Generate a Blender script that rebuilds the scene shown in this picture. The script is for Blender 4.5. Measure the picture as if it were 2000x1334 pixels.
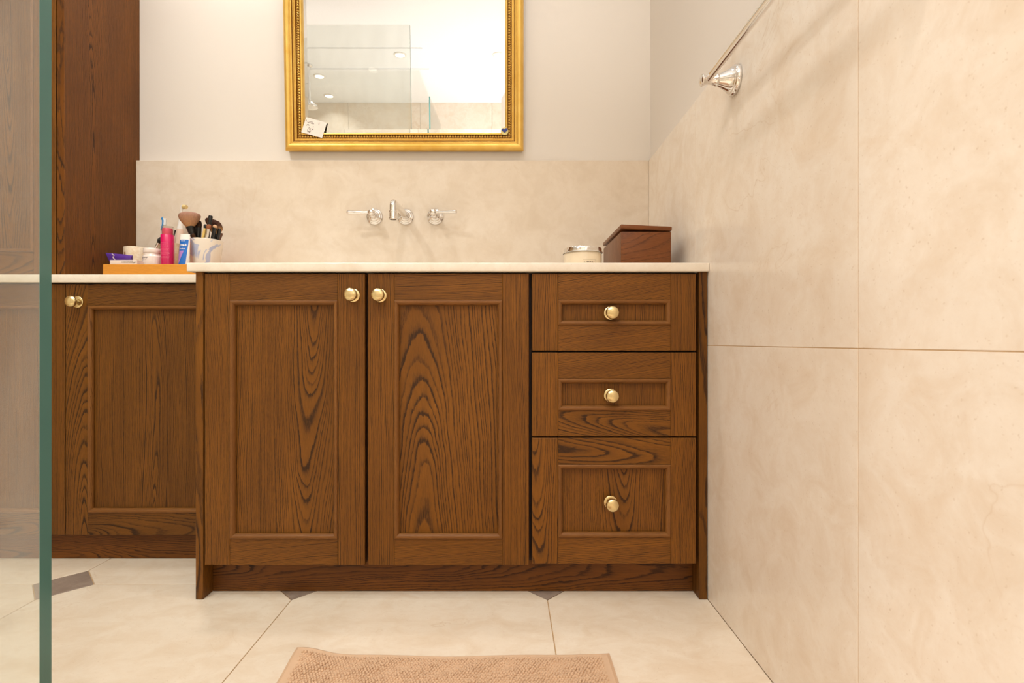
import bpy, bmesh, math, random
from mathutils import Vector, Matrix
import numpy as np
random.seed(7)
R = random.Random(11)
sc = bpy.context.scene
for o in list(bpy.data.objects): bpy.data.objects.remove(o)
C = sc.collection

# ------------------------------------------------------------ camera, light, exposure
CAMZ = 0.667
cam = bpy.data.cameras.new('camera'); camo = bpy.data.objects.new('camera', cam); C.objects.link(camo)
camo.location = (0, 0, CAMZ); camo.rotation_euler = (math.radians(90), 0, 0)
cam.sensor_width = 36; cam.lens = 18.0; cam.shift_x = 0.005; cam.clip_start = 0.02
cam.dof.use_dof = True; cam.dof.focus_distance = 1.38; cam.dof.aperture_fstop = 7.0
sc.camera = camo
sc.view_settings.view_transform = 'Standard'; sc.view_settings.look = 'None'
sc.view_settings.gamma = 1; sc.view_settings.use_curve_mapping = False
sc.view_settings.exposure = -1.0
w = bpy.data.worlds.new('world'); sc.world = w; w.use_nodes = True
w.node_tree.nodes['Background'].inputs[0].default_value = (1, .9, .8, 1)
w.node_tree.nodes['Background'].inputs[1].default_value = 0.2
sc.cycles.max_bounces = 10; sc.cycles.diffuse_bounces = 5; sc.cycles.glossy_bounces = 5
sc.cycles.transparent_max_bounces = 16; sc.cycles.transmission_bounces = 8
sc.cycles.sample_clamp_indirect = 6; sc.cycles.caustics_reflective = False; sc.cycles.caustics_refractive = False
CEIL = 2.60
DOWNLIGHTS = [(-1.04, 1.60, 9), (-.10, 1.15, 4.5), (-.78, -.08, 21), (-.06, -.08, 12), (-1.50, -.44, 15), (-1.56, -.84, 2), (-1.28, .55, 26)]
LCOL = (1.0, 1.0, .99)
for x, y, p in DOWNLIGHTS:
    l = bpy.data.lights.new('downlight_lamp', 'AREA'); l.shape = 'DISK'; l.size = .09; l.energy = p; l.color = LCOL; l.spread = math.radians(125)
    lo = bpy.data.objects.new('downlight_lamp', l); C.objects.link(lo); lo.location = (x, y, CEIL - .012)
# photographer's flash head, low behind the camera, aimed up at the ceiling
fl = bpy.data.lights.new('flash_head', 'SPOT'); fl.energy = 185; fl.color = (1, 1, 1); fl.spot_size = math.radians(140); fl.spot_blend = .6; fl.shadow_soft_size = .06
flo = bpy.data.objects.new('flash_head', fl); C.objects.link(flo); flo.location = (.0, -.30, .95)
flo.rotation_euler = (math.radians(180 - 12), 0, 0)

# ------------------------------------------------------------ node helpers
class NT:
    def __init__(s, name):
        s.m = bpy.data.materials.new(name); s.m.use_nodes = True; s.t = s.m.node_tree
        s.b = s.t.nodes['Principled BSDF']; s.out = s.t.nodes['Material Output']
    def n(s, typ, props=None, **ins):
        nd = s.t.nodes.new('ShaderNode' + typ)
        for k, v in (props or {}).items(): setattr(nd, k, v)
        for k, v in ins.items():
            key = int(k[1:]) if k[0] == 'i' and k[1:].isdigit() else k
            s.set(nd.inputs[key], v)
        return nd
    def set(s, inp, v):
        if isinstance(v, bpy.types.NodeSocket): s.t.links.new(v, inp)
        elif isinstance(v, tuple) and len(v) == 3 and inp.type == 'RGBA': inp.default_value = (*v, 1)
        else: inp.default_value = v
    def math(s, op, a, b=None, c=None, clamp=False):
        nd = s.n('Math', {'operation': op, 'use_clamp': clamp}); s.set(nd.inputs[0], a)
        if b is not None: s.set(nd.inputs[1], b)
        if c is not None: s.set(nd.inputs[2], c)
        return nd.outputs[0]
    def vmul(s, v, k):
        nd = s.n('VectorMath', {'operation': 'MULTIPLY'}); s.set(nd.inputs[0], v); s.set(nd.inputs[1], k); return nd.outputs[0]
    def vadd(s, v, k):
        nd = s.n('VectorMath', {'operation': 'ADD'}); s.set(nd.inputs[0], v); s.set(nd.inputs[1], k); return nd.outputs[0]
    def noise(s, vec, scale, detail=3, rough=.5, dist=0, out=0):
        nd = s.n('TexNoise', Scale=scale, Detail=detail, Roughness=rough, Distortion=dist); s.set(nd.inputs['Vector'], vec); return nd.outputs[out]
    def ramp(s, fac, pts, interp='LINEAR'):
        nd = s.n('ValToRGB'); s.set(nd.inputs[0], fac); e = nd.color_ramp; e.interpolation = interp
        while len(e.elements) < len(pts): e.elements.new(1)
        for el, (p, c) in zip(e.elements, pts):
            el.position = p; el.color = (c, c, c, 1) if not isinstance(c, tuple) else (*c, 1)
        return nd.outputs[0]
    def mix(s, fac, a, b, bt='MIX'):
        nd = s.n('Mix', {'data_type': 'RGBA', 'blend_type': bt}); s.set(nd.inputs[0], fac); s.set(nd.inputs[6], a); s.set(nd.inputs[7], b); return nd.outputs[2]
    def bump(s, h, strength=.2, dist=.001):
        nd = s.n('Bump', Strength=strength, Distance=dist); s.set(nd.inputs['Height'], h); s.t.links.new(nd.outputs[0], s.b.inputs['Normal'])
    def p(s, **k):
        for a, v in k.items(): s.set(s.b.inputs[a.replace('_', ' ')], v)
        return s.m

def srgb(r, g, b):
    f = lambda c: (c / 255 / 12.92) if c / 255 <= .04045 else ((c / 255 + .055) / 1.055) ** 2.4
    return (f(r), f(g), f(b))

def plain(name, col, rough=.5, metal=0, spec=.5, trans=0, var=.04, alpha=1, coat=0):
    m = NT(name); tc = m.n('TexCoord').outputs['Object']
    n = m.noise(tc, 60, 3)
    c2 = tuple(min(1, c * (1 - var * 3)) for c in col)
    cc = m.mix(n, col, c2)
    m.p(Base_Color=cc, Roughness=rough, Metallic=metal, Specular_IOR_Level=spec, Transmission_Weight=trans, Alpha=alpha, Coat_Weight=coat)
    return m.m

def wood_material(name, light, mid, dark, freq=215., rough=.42, linefac=.85):
    m = NT(name)
    g = m.n('Attribute', {'attribute_name': 'grain'}).outputs['Vector']
    tone = m.n('Attribute', {'attribute_name': 'tone'}).outputs['Fac']
    lowv = m.vmul(g, (6, 6, 1.6)); low = m.noise(lowv, 1, 1, .4, out=1)
    midn = m.noise(m.vmul(g, (26, 26, 6.5)), 1, 2, .5, out=1)
    fin = m.noise(m.vmul(g, (260, 260, 55)), 1, 2, .6, out=1)
    half = (-.5, -.5, -.5)
    d = m.vadd(m.vmul(m.vadd(low, half), (.050, .045, 0)), m.vmul(m.vadd(midn, half), (.0075, .0075, 0)))
    d = m.vadd(d, m.vmul(m.vadd(fin, half), (.0014, .0014, 0)))
    gp = m.vadd(g, d)
    x = m.n('SeparateXYZ'); m.set(x.inputs[0], gp)
    r = m.math('SQRT', m.math('ADD', m.math('MULTIPLY', x.outputs[0], x.outputs[0]), m.math('MULTIPLY', x.outputs[1], x.outputs[1])))
    rv = m.n('CombineXYZ', X=m.math('MULTIPLY', r, 38.)).outputs[0]
    wob = m.noise(m.vadd(rv, m.vmul(g, (0, 0, .3))), 1, 2, .5)
    ph = m.math('ADD', m.math('MULTIPLY', r, freq), m.math('MULTIPLY', wob, 5.))
    fr = m.math('FRACT', ph)
    ring = m.ramp(fr, [(0, .5), (.05, 1), (.17, .85), (.32, .28), (.60, .05), (.95, .03), (1, .5)])
    # each ring has its own strength
    idx = m.math('FLOOR', m.math('ADD', ph, .07))
    wn = m.n('TexWhiteNoise', {'noise_dimensions': '1D'}, W=idx).outputs[0]
    rstr = m.math('MULTIPLY_ADD', wn, .75, .38)
    ringd = m.math('MULTIPLY', ring, rstr)
    pores = m.noise(m.vmul(g, (900, 900, 42)), 1, 2, .6)
    pm = m.ramp(pores, [(.40, 0), (.60, 1)])
    jag = m.noise(m.vmul(g, (420, 420, 26)), 1, 2, .6)
    ringd = m.math('MULTIPLY', ringd, m.math('MULTIPLY_ADD', jag, 1.5, .35), clamp=True)
    streak = m.noise(m.vmul(g, (330, 330, 3)), 1, 3, .6)
    pore2 = m.math('MULTIPLY', pm, m.math('MULTIPLY_ADD', ring, .34, .20))
    blotch = m.noise(m.vmul(g, (11, 11, 4)), 1, 2)
    base = m.mix(m.math('MULTIPLY_ADD', streak, 1.5, -.35, clamp=True), mid, light)
    base = m.mix(m.ramp(blotch, [(.35, 0), (.68, .85)]), base, mid)
    fac = m.math('ADD', m.math('MULTIPLY', ringd, linefac), m.math('MULTIPLY', pore2, .8), clamp=True)
    col = m.mix(fac, base, dark)
    tv = m.math('ADD', tone, 1.0)
    tvc = m.n('CombineXYZ', X=tv, Y=tv, Z=tv).outputs[0]
    col = m.mix(1.0, col, tvc, 'MULTIPLY')
    m.p(Base_Color=col, Specular_IOR_Level=.28)
    m.p(Roughness=m.math('MULTIPLY_ADD', fac, .22, rough))
    m.bump(m.math('SUBTRACT', 1.0, fac), .35, .0005)
    return m.m

M = {}
M['oak'] = wood_material('stained_oak', srgb(146, 93, 26), srgb(112, 68, 14), srgb(54, 31, 10), 225.)
M['oak_dark'] = wood_material('dark_stained_oak', srgb(130, 77, 16), srgb(98, 55, 9), srgb(50, 28, 9), 380.)
M['oak_mould'] = wood_material('moulding_oak', srgb(152, 102, 50), srgb(122, 78, 34), srgb(74, 42, 16), 500., linefac=.5)
M['bamboo'] = wood_material('bamboo', srgb(226, 160, 66), srgb(208, 138, 48), srgb(178, 112, 36), 420., linefac=.35)
M['sheesham'] = wood_material('box_wood', srgb(146, 90, 46), srgb(110, 62, 30), srgb(70, 40, 22), 120., rough=.3, linefac=.35)
M['carcass'] = plain('carcass_dark', srgb(40, 22, 12), .7)

def stone_material(name, base, warm, pale, rough=.3, vein=.5, scale=1., streaky=(1, 1, 1)):
    m = NT(name)
    pos = m.n('NewGeometry').outputs['Position']
    rnd = m.n('ObjectInfo').outputs['Random']
    off = m.n('CombineXYZ', X=m.math('MULTIPLY', rnd, 17.), Y=m.math('MULTIPLY', rnd, 31.), Z=m.math('MULTIPLY', rnd, 9.)).outputs[0]
    v = m.vadd(m.vmul(pos, streaky), off)
    a = m.noise(v, 2.6 * scale, 5, .6, .4)
    b = m.noise(v, 11 * scale, 6, .65, .6)
    c = m.noise(v, 48 * scale, 4, .7)
    col = m.mix(m.ramp(a, [(.35, 0), (.68, 1)]), base, pale)
    col = m.mix(m.ramp(b, [(.44, 0), (.70, .80)]), col, warm)
    col = m.mix(m.ramp(c, [(.40, .0), (.78, .35)]), col, warm)
    # thin veins: ridge of a distorted noise
    vn = m.noise(v, 3.1 * scale, 4, .55, 1.4)
    ridge = m.math('ABSOLUTE', m.math('SUBTRACT', vn, .5))
    vm = m.ramp(ridge, [(0, 1), (.004, .25), (.012, 0)])
    patch = m.ramp(m.noise(v, 2.2 * scale, 2), [(.52, 0), (.70, 1)])
    col = m.mix(m.math('MULTIPLY', m.math('MULTIPLY', vm, patch), vein * .55), col, srgb(196, 158, 112))
    spk = m.noise(v, 210 * scale, 2, .5)
    col = m.mix(m.ramp(spk, [(.66, 0), (.76, .35)]), col, srgb(190, 160, 125))
    m.p(Base_Color=col, Roughness=rough, Specular_IOR_Level=.32)
    m.bump(b, .05, .002)
    return m.m
M['wall_stone'] = stone_material('limestone_wall', srgb(238, 226, 210), srgb(228, 210, 188), srgb(243, 234, 221), .17, .8)
M['floor_stone'] = stone_material('limestone_floor', srgb(234, 218, 196), srgb(224, 203, 176), srgb(239, 226, 206), .33, .7, 1.0, (1, 1.6, 1))
M['splash_stone'] = stone_material('limestone_splash', srgb(225, 210, 190), srgb(215, 198, 176), srgb(231, 219, 203), .3, .5)
M['counter'] = stone_material('countertop_stone', srgb(233, 223, 208), srgb(226, 213, 195), srgb(238, 230, 217), .2, .1, 1.6)
M['dark_stone'] = stone_material('dark_inset_stone', srgb(152, 134, 120), srgb(132, 115, 102), srgb(172, 154, 140), .3, .9, 2.0)
M['grout'] = plain('grout', srgb(206, 172, 128), .8)
def paint(name, col):
    m = NT(name); tc = m.n('NewGeometry').outputs['Position']
    n = m.noise(tc, 1.2, 2); col2 = tuple(c * .97 for c in col)
    f = m.noise(tc, 240, 2); m.bump(f, .04, .001)
    return m.p(Base_Color=m.mix(n, col, col2), Roughness=.55, Specular_IOR_Level=.3)
M['paint'] = paint('wall_paint', srgb(229, 221, 211))
M['ceiling'] = paint('ceiling_paint', srgb(240, 241, 243))
def metal(name, col, rough, aniso=0):
    m = NT(name); tc = m.n('TexCoord').outputs['Object']
    n = m.noise(tc, 400, 2)
    m.p(Base_Color=m.mix(n, col, tuple(c * .93 for c in col)), Metallic=1.0, Roughness=rough, Anisotropic=aniso)
    return m.m
M['chrome'] = metal('chrome', (.86, .84, .82), .06)
M['brass'] = metal('satin_brass', (.80, .65, .35), .27, .4)
def gilt():
    m = NT('gold_leaf'); pos = m.n('TexCoord').outputs['Object']
    n = m.noise(pos, 24, 4); ao = m.n('AmbientOcclusion', {'samples': 4}, Distance=.01)
    return m.p(Base_Color=m.mix(m.ramp(n, [(.35, 0), (.7, 1)]), srgb(236, 194, 100), srgb(226, 178, 78)), Metallic=.55, Roughness=m.math('MULTIPLY_ADD', n, .2, .28), Specular_IOR_Level=.6)
M['gilt'] = gilt()
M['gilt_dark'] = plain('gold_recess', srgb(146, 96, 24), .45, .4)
M['mirror'] = metal('silver_mirror', (.95, .95, .93), .0)
M['white'] = plain('white_plastic', srgb(240, 234, 226), .3)

def glass_pane():
    m = NT('shower_glass'); t = m.t
    tr = m.n('BsdfTransparent', Color=(.955, .975, .965)).outputs[0]
    gl = m.n('BsdfGlossy', Roughness=.0).outputs[0]
    df = m.n('BsdfDiffuse', Color=(.92, .90, .86)).outputs[0]
    fz = m.math('MULTIPLY_ADD', m.math('POWER', m.n('LayerWeight', Blend=.5).outputs['Facing'], 5.), .95, .04)
    pos = m.n('NewGeometry').outputs['Position']
    refl_haze = m.ramp(m.noise(m.vmul(pos, (3, 3, 1)), 4, 4), [(.3, .045), (.8, .10)])  # uneven diffuse haze standing in for the bright room reflected in the pane
    a = m.n('MixShader', Fac=refl_haze); t.links.new(tr, a.inputs[1]); t.links.new(df, a.inputs[2])
    b = m.n('MixShader', Fac=fz); t.links.new(a.outputs[0], b.inputs[1]); t.links.new(gl, b.inputs[2])
    t.links.new(b.outputs[0], m.out.inputs[0]); return m.m
M['glass'] = glass_pane()
def edge():
    m = NT('glass_edge'); pos = m.n('NewGeometry').outputs['Position']
    n = m.noise(m.vmul(pos, (1, 1, .6)), 7, 3)
    return m.p(Base_Color=m.mix(n, srgb(86, 126, 120), srgb(68, 110, 106)), Roughness=.15, Specular_IOR_Level=.5)
M['glass_edge'] = edge()
def clear():
    m = NT('clear_plastic'); t = m.t
    tr = m.n('BsdfTransparent', Color=(.95, .93, .91)).outputs[0]; gl = m.n('BsdfGlossy', Roughness=.05).outputs[0]
    lw = m.n('LayerWeight', Blend=.25).outputs['Facing']
    a = m.n('MixShader', Fac=m.math('MULTIPLY', lw, .7)); t.links.new(tr, a.inputs[1]); t.links.new(gl, a.inputs[2])
    t.links.new(a.outputs[0], m.out.inputs[0]); return m.m
M['clear'] = clear()
def emit(name, col, s):
    m = NT(name); return m.p(Base_Color=col, Emission_Color=col, Emission_Strength=s)
M['lamp_face'] = emit('lamp_face', (1, .9, .78), 6.)

# ------------------------------------------------------------ object helpers
def setp(o, **k):
    for a, v in k.items():
        if v: o[a] = v
    return o
def thing(name, label, cat, loc=(0, 0, 0), group=None, kind=None):
    o = bpy.data.objects.new(name, None); C.objects.link(o); o.location = loc; o.empty_display_size = .05
    return setp(o, label=label, category=cat, group=group, kind=kind)
def root_loc(o):
    while o.parent: o = o.parent
    return Vector(o.location)
def link_mesh(name, me, mat, parent=None):
    if me.materials: me.materials.clear()
    for mm in (mat if isinstance(mat, (list, tuple)) else [mat]): me.materials.append(mm)
    o = bpy.data.objects.new(name, me); C.objects.link(o)
    if parent: o.parent = parent
    return o
def obj(name, bm, mat, parent=None, smooth=False, local=False, origin=None):
    """bm is in world coordinates; vertices are shifted to the root's origin"""
    me = bpy.data.meshes.new(name)
    off = Vector((0, 0, 0))
    if not local:
        if parent is not None: off = root_loc(parent)
        elif origin is not None: off = Vector(origin)
    if off.length: bmesh.ops.translate(bm, verts=bm.verts, vec=-off)
    bmesh.ops.recalc_face_normals(bm, faces=bm.faces)
    bm.to_mesh(me); bm.free()
    if smooth:
        me.shade_smooth()
        me.set_sharp_from_angle(angle=math.radians(38))
    o = link_mesh(name, me, mat, parent)
    if parent is None and origin is not None: o.location = origin
    return o
def box_bm(x0, x1, y0, y1, z0, z1, bev=0., seg=1, bm=None):
    nb = bmesh.new(); bmesh.ops.create_cube(nb, size=1)
    for v in nb.verts:
        v.co = Vector((x0 if v.co.x < 0 else x1, y0 if v.co.y < 0 else y1, z0 if v.co.z < 0 else z1))
    if bev: bmesh.ops.bevel(nb, geom=nb.edges[:], offset=bev, segments=seg, affect='EDGES', profile=.5)
    if bm is None: return nb
    me = bpy.data.meshes.new('t'); nb.to_mesh(me); nb.free(); bm.from_mesh(me); bpy.data.meshes.remove(me); return bm
def lathe_bm(profile, seg=40, mat=None, bm=None, close=True):
    """profile: list of (r, h) along +Z; mat transforms into place"""
    bm = bm or bmesh.new(); rings = []
    T = mat or Matrix.Identity(4)
    for r, h in profile:
        if r < 1e-6: rings.append([bm.verts.new(T @ Vector((0, 0, h)))])
        else: rings.append([bm.verts.new(T @ Vector((r * math.cos(2 * math.pi * i / seg), r * math.sin(2 * math.pi * i / seg), h))) for i in range(seg)])
    for a, b in zip(rings, rings[1:]):
        for i in range(seg):
            j = (i + 1) % seg
            if len(a) == 1 and len(b) == 1: continue
            if len(a) == 1: bm.faces.new((a[0], b[i], b[j]))
            elif len(b) == 1: bm.faces.new((a[i], a[j], b[0]))
            else: bm.faces.new((a[i], a[j], b[j], b[i]))
    if close:
        for rg in (rings[0], rings[-1]):
            if len(rg) > 2: bm.faces.new(rg)
    return bm
def frame_to(p, d, up=(0, 0, 1)):
    d = Vector(d).normalized(); q = d.to_track_quat('Z', 'Y'); return Matrix.Translation(Vector(p)) @ q.to_matrix().to_4x4()
def tube_bm(pts, rads, seg=16, bm=None, cap=True, flat=1.0):
    bm = bm or bmesh.new(); pts = [Vector(p) for p in pts]; rings = []
    if not isinstance(rads, (list, tuple)): rads = [rads] * len(pts)
    t0 = (pts[1] - pts[0]).normalized(); ref = Vector((0, 0, 1)) if abs(t0.z) < .9 else Vector((0, 1, 0))
    n = t0.cross(ref).normalized()
    for i, p in enumerate(pts):
        t = (pts[min(i + 1, len(pts) - 1)] - pts[max(i - 1, 0)]).normalized()
        n = (n - t * n.dot(t)).normalized(); b = t.cross(n)
        rings.append([bm.verts.new(p + (n * math.cos(2 * math.pi * k / seg) + b * math.sin(2 * math.pi * k / seg) * flat) * rads[i]) for k in range(seg)])
    for a, b in zip(rings, rings[1:]):
        for i in range(seg): bm.faces.new((a[i], a[(i + 1) % seg], b[(i + 1) % seg], b[i]))
    if cap:
        bm.faces.new(rings[0]); bm.faces.new(rings[-1])
    return bm
def poly_bm(pts, depth_vec, bm=None):
    bm = bm or bmesh.new(); d = Vector(depth_vec)
    a = [bm.verts.new(Vector(p)) for p in pts]; b = [bm.verts.new(Vector(p) + d) for p in pts]
    bm.faces.new(a); bm.faces.new(b[::-1]); n = len(a)
    for i in range(n): bm.faces.new((a[i], a[(i + 1) % n], b[(i + 1) % n], b[i]))
    return bm

def grain(o, along='z', cut='straight', normal='y', cx=None, d0=None, slope=None, tone=None, loff=None, gs=1., skew=None):
    """stores, per vertex, where it sits in the log the board was sawn from"""
    ax = {'x': Vector((1, 0, 0)), 'y': Vector((0, 1, 0)), 'z': Vector((0, 0, 1))}
    L = ax[along]; N = ax[normal]; A = L.cross(N)
    me = o.data; cs = [v.co.copy() for v in me.vertices]
    ctr = sum(cs, Vector()) / len(cs)
    if cut == 'flat':
        cx = R.uniform(-.03, .03) if cx is None else cx; d0 = R.uniform(.035, .09) if d0 is None else d0
        slope = R.choice((-1, 1)) * R.uniform(.05, .10) if slope is None else slope
    else:
        cx = R.choice((-1, 1)) * R.uniform(.09, .17) if cx is None else cx; d0 = R.uniform(.02, .06) if d0 is None else d0
        slope = R.uniform(-.05, .05) if slope is None else slope; gs *= 1.3
    tone = R.uniform(-.10, .10) if tone is None else tone
    skew = R.uniform(-.02, .02) if skew is None else skew
    loff = R.uniform(0, 40) if loff is None else loff
    buf = []
    for c in cs:
        q = c - ctr; buf += [(q.dot(A) - cx + skew * q.dot(L)) * gs, (q.dot(N) + d0 + slope * q.dot(L)) * gs, q.dot(L) + loff]
    me.attributes.new('grain', 'FLOAT_VECTOR', 'POINT'); me.attributes['grain'].data.foreach_set('vector', buf)
    me.attributes.new('tone', 'FLOAT', 'POINT'); me.attributes['tone'].data.foreach_set('value', [tone] * len(cs))
    return o
def board(name, x0, x1, y0, y1, z0, z1, parent, along='z', mat='oak', bev=.0008, **k):
    normal = k.pop('normal', 'y')
    return grain(obj(name, box_bm(x0, x1, y0, y1, z0, z1, bev, 1), M[mat], parent), along, normal=normal, **k)

def frame_sides(rect, prof, yface, parent, name, mat, woody=True, local=False, sides='lrtb', smooth=True):
    """four mitred lengths round rect (x0,x1,z0,z1); prof = [(u inward, w towards the viewer)]"""
    x0, x1, z0, z1 = rect; out = []
    def P(side, end, u, wv):
        y = yface - wv
        if side == 'l': return (x0 + u, y, (z0 + u) if end == 0 else (z1 - u))
        if side == 'r': return (x1 - u, y, (z1 - u) if end == 0 else (z0 + u))
        if side == 't': return ((x0 + u) if end == 0 else (x1 - u), y, z1 - u)
        if side == 'b': return ((x1 - u) if end == 0 else (x0 + u), y, z0 + u)
    for s in sides:
        bm = bmesh.new()
        a = [bm.verts.new(P(s, 0, u, wv)) for u, wv in prof]; b = [bm.verts.new(P(s, 1, u, wv)) for u, wv in prof]
        n = len(prof)
        for i in range(n): bm.faces.new((a[i], a[(i + 1) % n], b[(i + 1) % n], b[i]))
        bm.faces.new(a); bm.faces.new(b[::-1])
        o = obj(name, bm, M[mat], parent, smooth=smooth, local=local)
        if woody: grain(o, 'z' if s in 'lr' else 'x', tone=R.uniform(-.05, .08))
        out.append(o)
    return out
def text_bm(s, size, place, depth=.0002, wrap=None, align='CENTER', bold=0., spacing=1.):
    cu = bpy.data.curves.new('t', 'FONT'); cu.body = s; cu.size = size; cu.align_x = align; cu.align_y = 'CENTER'
    cu.offset = bold; cu.resolution_u = 2; cu.space_character = spacing
    ob = bpy.data.objects.new('t', cu); C.objects.link(ob)
    dg = bpy.context.evaluated_depsgraph_get(); me = bpy.data.meshes.new_from_object(ob.evaluated_get(dg))
    bm = bmesh.new(); bm.from_mesh(me)
    bpy.data.objects.remove(ob); bpy.data.curves.remove(cu); bpy.data.meshes.remove(me)
    for v in bm.verts:
        v.co = place(v.co.x, v.co.y)
    return bm

def at(px, py, Y): return Vector(((px - 990) / 1000 * Y, Y, CAMZ - (py - 667) / 1000 * Y))
def fx(px, Y): return (px - 990) / 1000 * Y
def fz(py, Y): return CAMZ - (py - 667) / 1000 * Y

# ------------------------------------------------------------ the room
XR, XL, YB, YF = .520, -2.30, 1.897, -1.00
def struct(name, bm, mat): return setp(obj(name, bm, M[mat]), kind='structure')
floor = struct('floor', box_bm(XL - .1, XR + .1, YF - .1, YB + .1, -.06, -.003), 'grout')
PX, PY, HD = .6615, 1.4065, .084
gx = [-.5565 + PX * k for k in range(-3, 3)]; gy = [PY + PX * k for k in range(-4, 2)]
J = .0012
def clip(pts, x0, x1, y0, y1):
    def cut(poly, f):
        out = []
        for i, a in enumerate(poly):
            b = poly[(i + 1) % len(poly)]; fa, fb = f(a), f(b)
            if fa >= 0: out.append(a)
            if fa * fb < 0:
                t = fa / (fa - fb); out.append((a[0] + (b[0] - a[0]) * t, a[1] + (b[1] - a[1]) * t))
        return out
    for f in (lambda p: p[0] - x0, lambda p: x1 - p[0], lambda p: p[1] - y0, lambda p: y1 - p[1]):
        pts = cut(pts, f)
        if len(pts) < 3: return []
    return pts
def slab(name, pts, mat, parent):
    pts = clip(pts, XL, XR - .0005, YF, YB)
    if len(pts) < 3: return
    bm = poly_bm([(x, y, -.012) for x, y in pts], (0, 0, .012))
    bmesh.ops.bevel(bm, geom=[e for e in bm.edges if all(v.co.z > -.001 for v in e.verts)], offset=.0007, segments=1, affect='EDGES')
    return obj(name, bm, M[mat], parent)
for i, x in enumerate(gx):
    for j, y in enumerate(gy):
        h = HD - J
        slab('dark_inset', [(x - h, y), (x, y - h), (x + h, y), (x, y + h)], 'dark_stone', floor)
        if i + 1 < len(gx) and j + 1 < len(gy):
            a, b, c, d = x + J, x + PX - J, y + J, y + PX - J; q = HD
            slab('tile', [(a + q, c), (b - q, c), (b, c + q), (b, d - q), (b - q, d), (a + q, d), (a, d - q), (a, c + q)], 'floor_stone', floor)
wall_back = struct('wall_back', box_bm(XL - .1, XR + .12, YB, YB + .1, -.06, CEIL + .1), 'paint')
wall_right = struct('wall_right', box_bm(XR + .011, XR + .12, YF - .1, YB, -.06, CEIL + .1), 'paint')
wall_left = struct('wall_left', box_bm(XL - .11, XL - .011, YF - .1, YB, -.06, CEIL + .1), 'grout')
wall_front = struct('wall_front', box_bm(XL - .011, XR + .011, YF - .11, YF - .011, -.06, CEIL + .1), 'grout')
ceiling = struct('ceiling', box_bm(XL - .1, XR + .12, YF - .1, YB + .1, CEIL, CEIL + .1), 'ceiling')
TT = 1.331
struct('trim_1', box_bm(XR + .0008, XR + .0112, YF, YB - .0005, .0, TT - .001), 'grout')
tcols = [1.413 - .655 * k for k in range(-1, 5)]
for k, y1 in enumerate(tcols):
    y0 = y1 - .655; a, b = max(y0, YF) + .0008, min(y1, YB) - .0006
    if b - a < .02: continue
    for z0, z1 in ((0.0, .6565), (.6565, TT)):
        setp(obj('tile', box_bm(XR, XR + .0105, a, b, z0 + .0008, z1 - .0008, .0003), M['wall_stone'], wall_right))
for wl, ax in ((wall_front, 'y'), (wall_left, 'x')):
    lo, hi = (XL, XR) if ax == 'y' else (YF, .6)
    n = 0; t = hi
    while t > lo + .02:
        s = max(lo, t - .655)
        for z in range(4):
            z0, z1 = z * .65 + .0008, (z + 1) * .65 - .0008
            if ax == 'y': bm = box_bm(s + .0008, t - .0008, YF - .0105, YF, z0, z1, .0006)
            else: bm = box_bm(XL - .0105, XL, s + .0008, t - .0008, z0, z1, .0006)
            obj('tile', bm, M['wall_stone'], wl)
        t = s
# downlight fittings
for k, (x, y, p) in enumerate(DOWNLIGHTS):
    names = ['above the tall cabinet corner', 'above the vanity', 'behind the camera over the shower edge', 'behind the camera near the right wall', 'deep in the shower', 'at the far end of the shower', 'above the shower glass']
    t = thing('downlight', 'round recessed white ceiling downlight ' + names[k], 'downlight', (x, y, CEIL), 'recessed ceiling downlights')
    T = Matrix.Translation((x, y, CEIL)) @ Matrix.Rotation(math.pi, 4, 'X')
    obj('trim_ring', lathe_bm([(.034, 0), (.034, .006), (.036, .007), (.046, .004), (.047, 0)], 32, T), M['white'], t, True)
    obj('lamp_lens', lathe_bm([(.0, .0), (.033, .0), (.033, .004), (0, .005)], 32, T, close=False), M['lamp_face'], t, True)

# ------------------------------------------------------------ shower glass
GX, GY0, GT, GH = -.5742, .6295, .0162, 2.44
g = thing('shower_screen', 'frameless clear glass shower panel with teal polished edge at the left', 'shower screen', (GX, GY0, 0))
obj('glass_pane', box_bm(XL + .001, GX - .0007, GY0, GY0 + GT, .002, GH), M['glass'], g)
setp(obj('polished_edge', box_bm(GX - .0006, GX, GY0, GY0 + GT, .002, GH, .0), M['glass_edge'], g), label='teal green polished glass edge')
g2 = thing('shower_door', 'glass shower door panel with chrome hinges seen in the gilt mirror', 'shower door', (-.60, -.98, 0))
obj('glass_pane', box_bm(-.61, -.60, -.985, -.33, .012, 2.40), M['glass'], g2)
obj('polished_edge', box_bm(-.61, -.60, -.3295, -.3290, .012, 2.40), M['glass_edge'], g2)
for z in (.35, 2.15):
    obj('hinge', box_bm(-.622, -.588, -.999, -.93, z - .045, z + .045, .003), M['chrome'], g2)
SX, SY = -1.51, -.24
t = thing('overhead_shower', 'chrome ceiling shower head seen at the left edge of the mirror', 'shower head', (SX, SY, CEIL))
obj('arm', tube_bm([(SX, SY, CEIL - .001), (SX, SY, 2.33)], .011), M['chrome'], t, True)
obj('rose', lathe_bm([(0, .05), (.016, .05), (.024, .035), (.045, .022), (.058, .012), (.060, 0), (.057, -.006), (0, -.006)], 32, Matrix.Translation((SX, SY, 2.29))), M['chrome'], t, True)
obj('ceiling_flange', lathe_bm([(0, 0), (.03, 0), (.028, .01), (.012, .014), (0, .014)], 24, frame_to((SX, SY, CEIL), (0, 0, -1))), M['chrome'], t, True)
for k, yy in enumerate((0.02, -.31)):
    struct('trim_%d' % (k + 2), box_bm(XL, -.60, yy - .006, yy + .006, CEIL - .006, CEIL + .001), 'ceiling')

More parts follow.
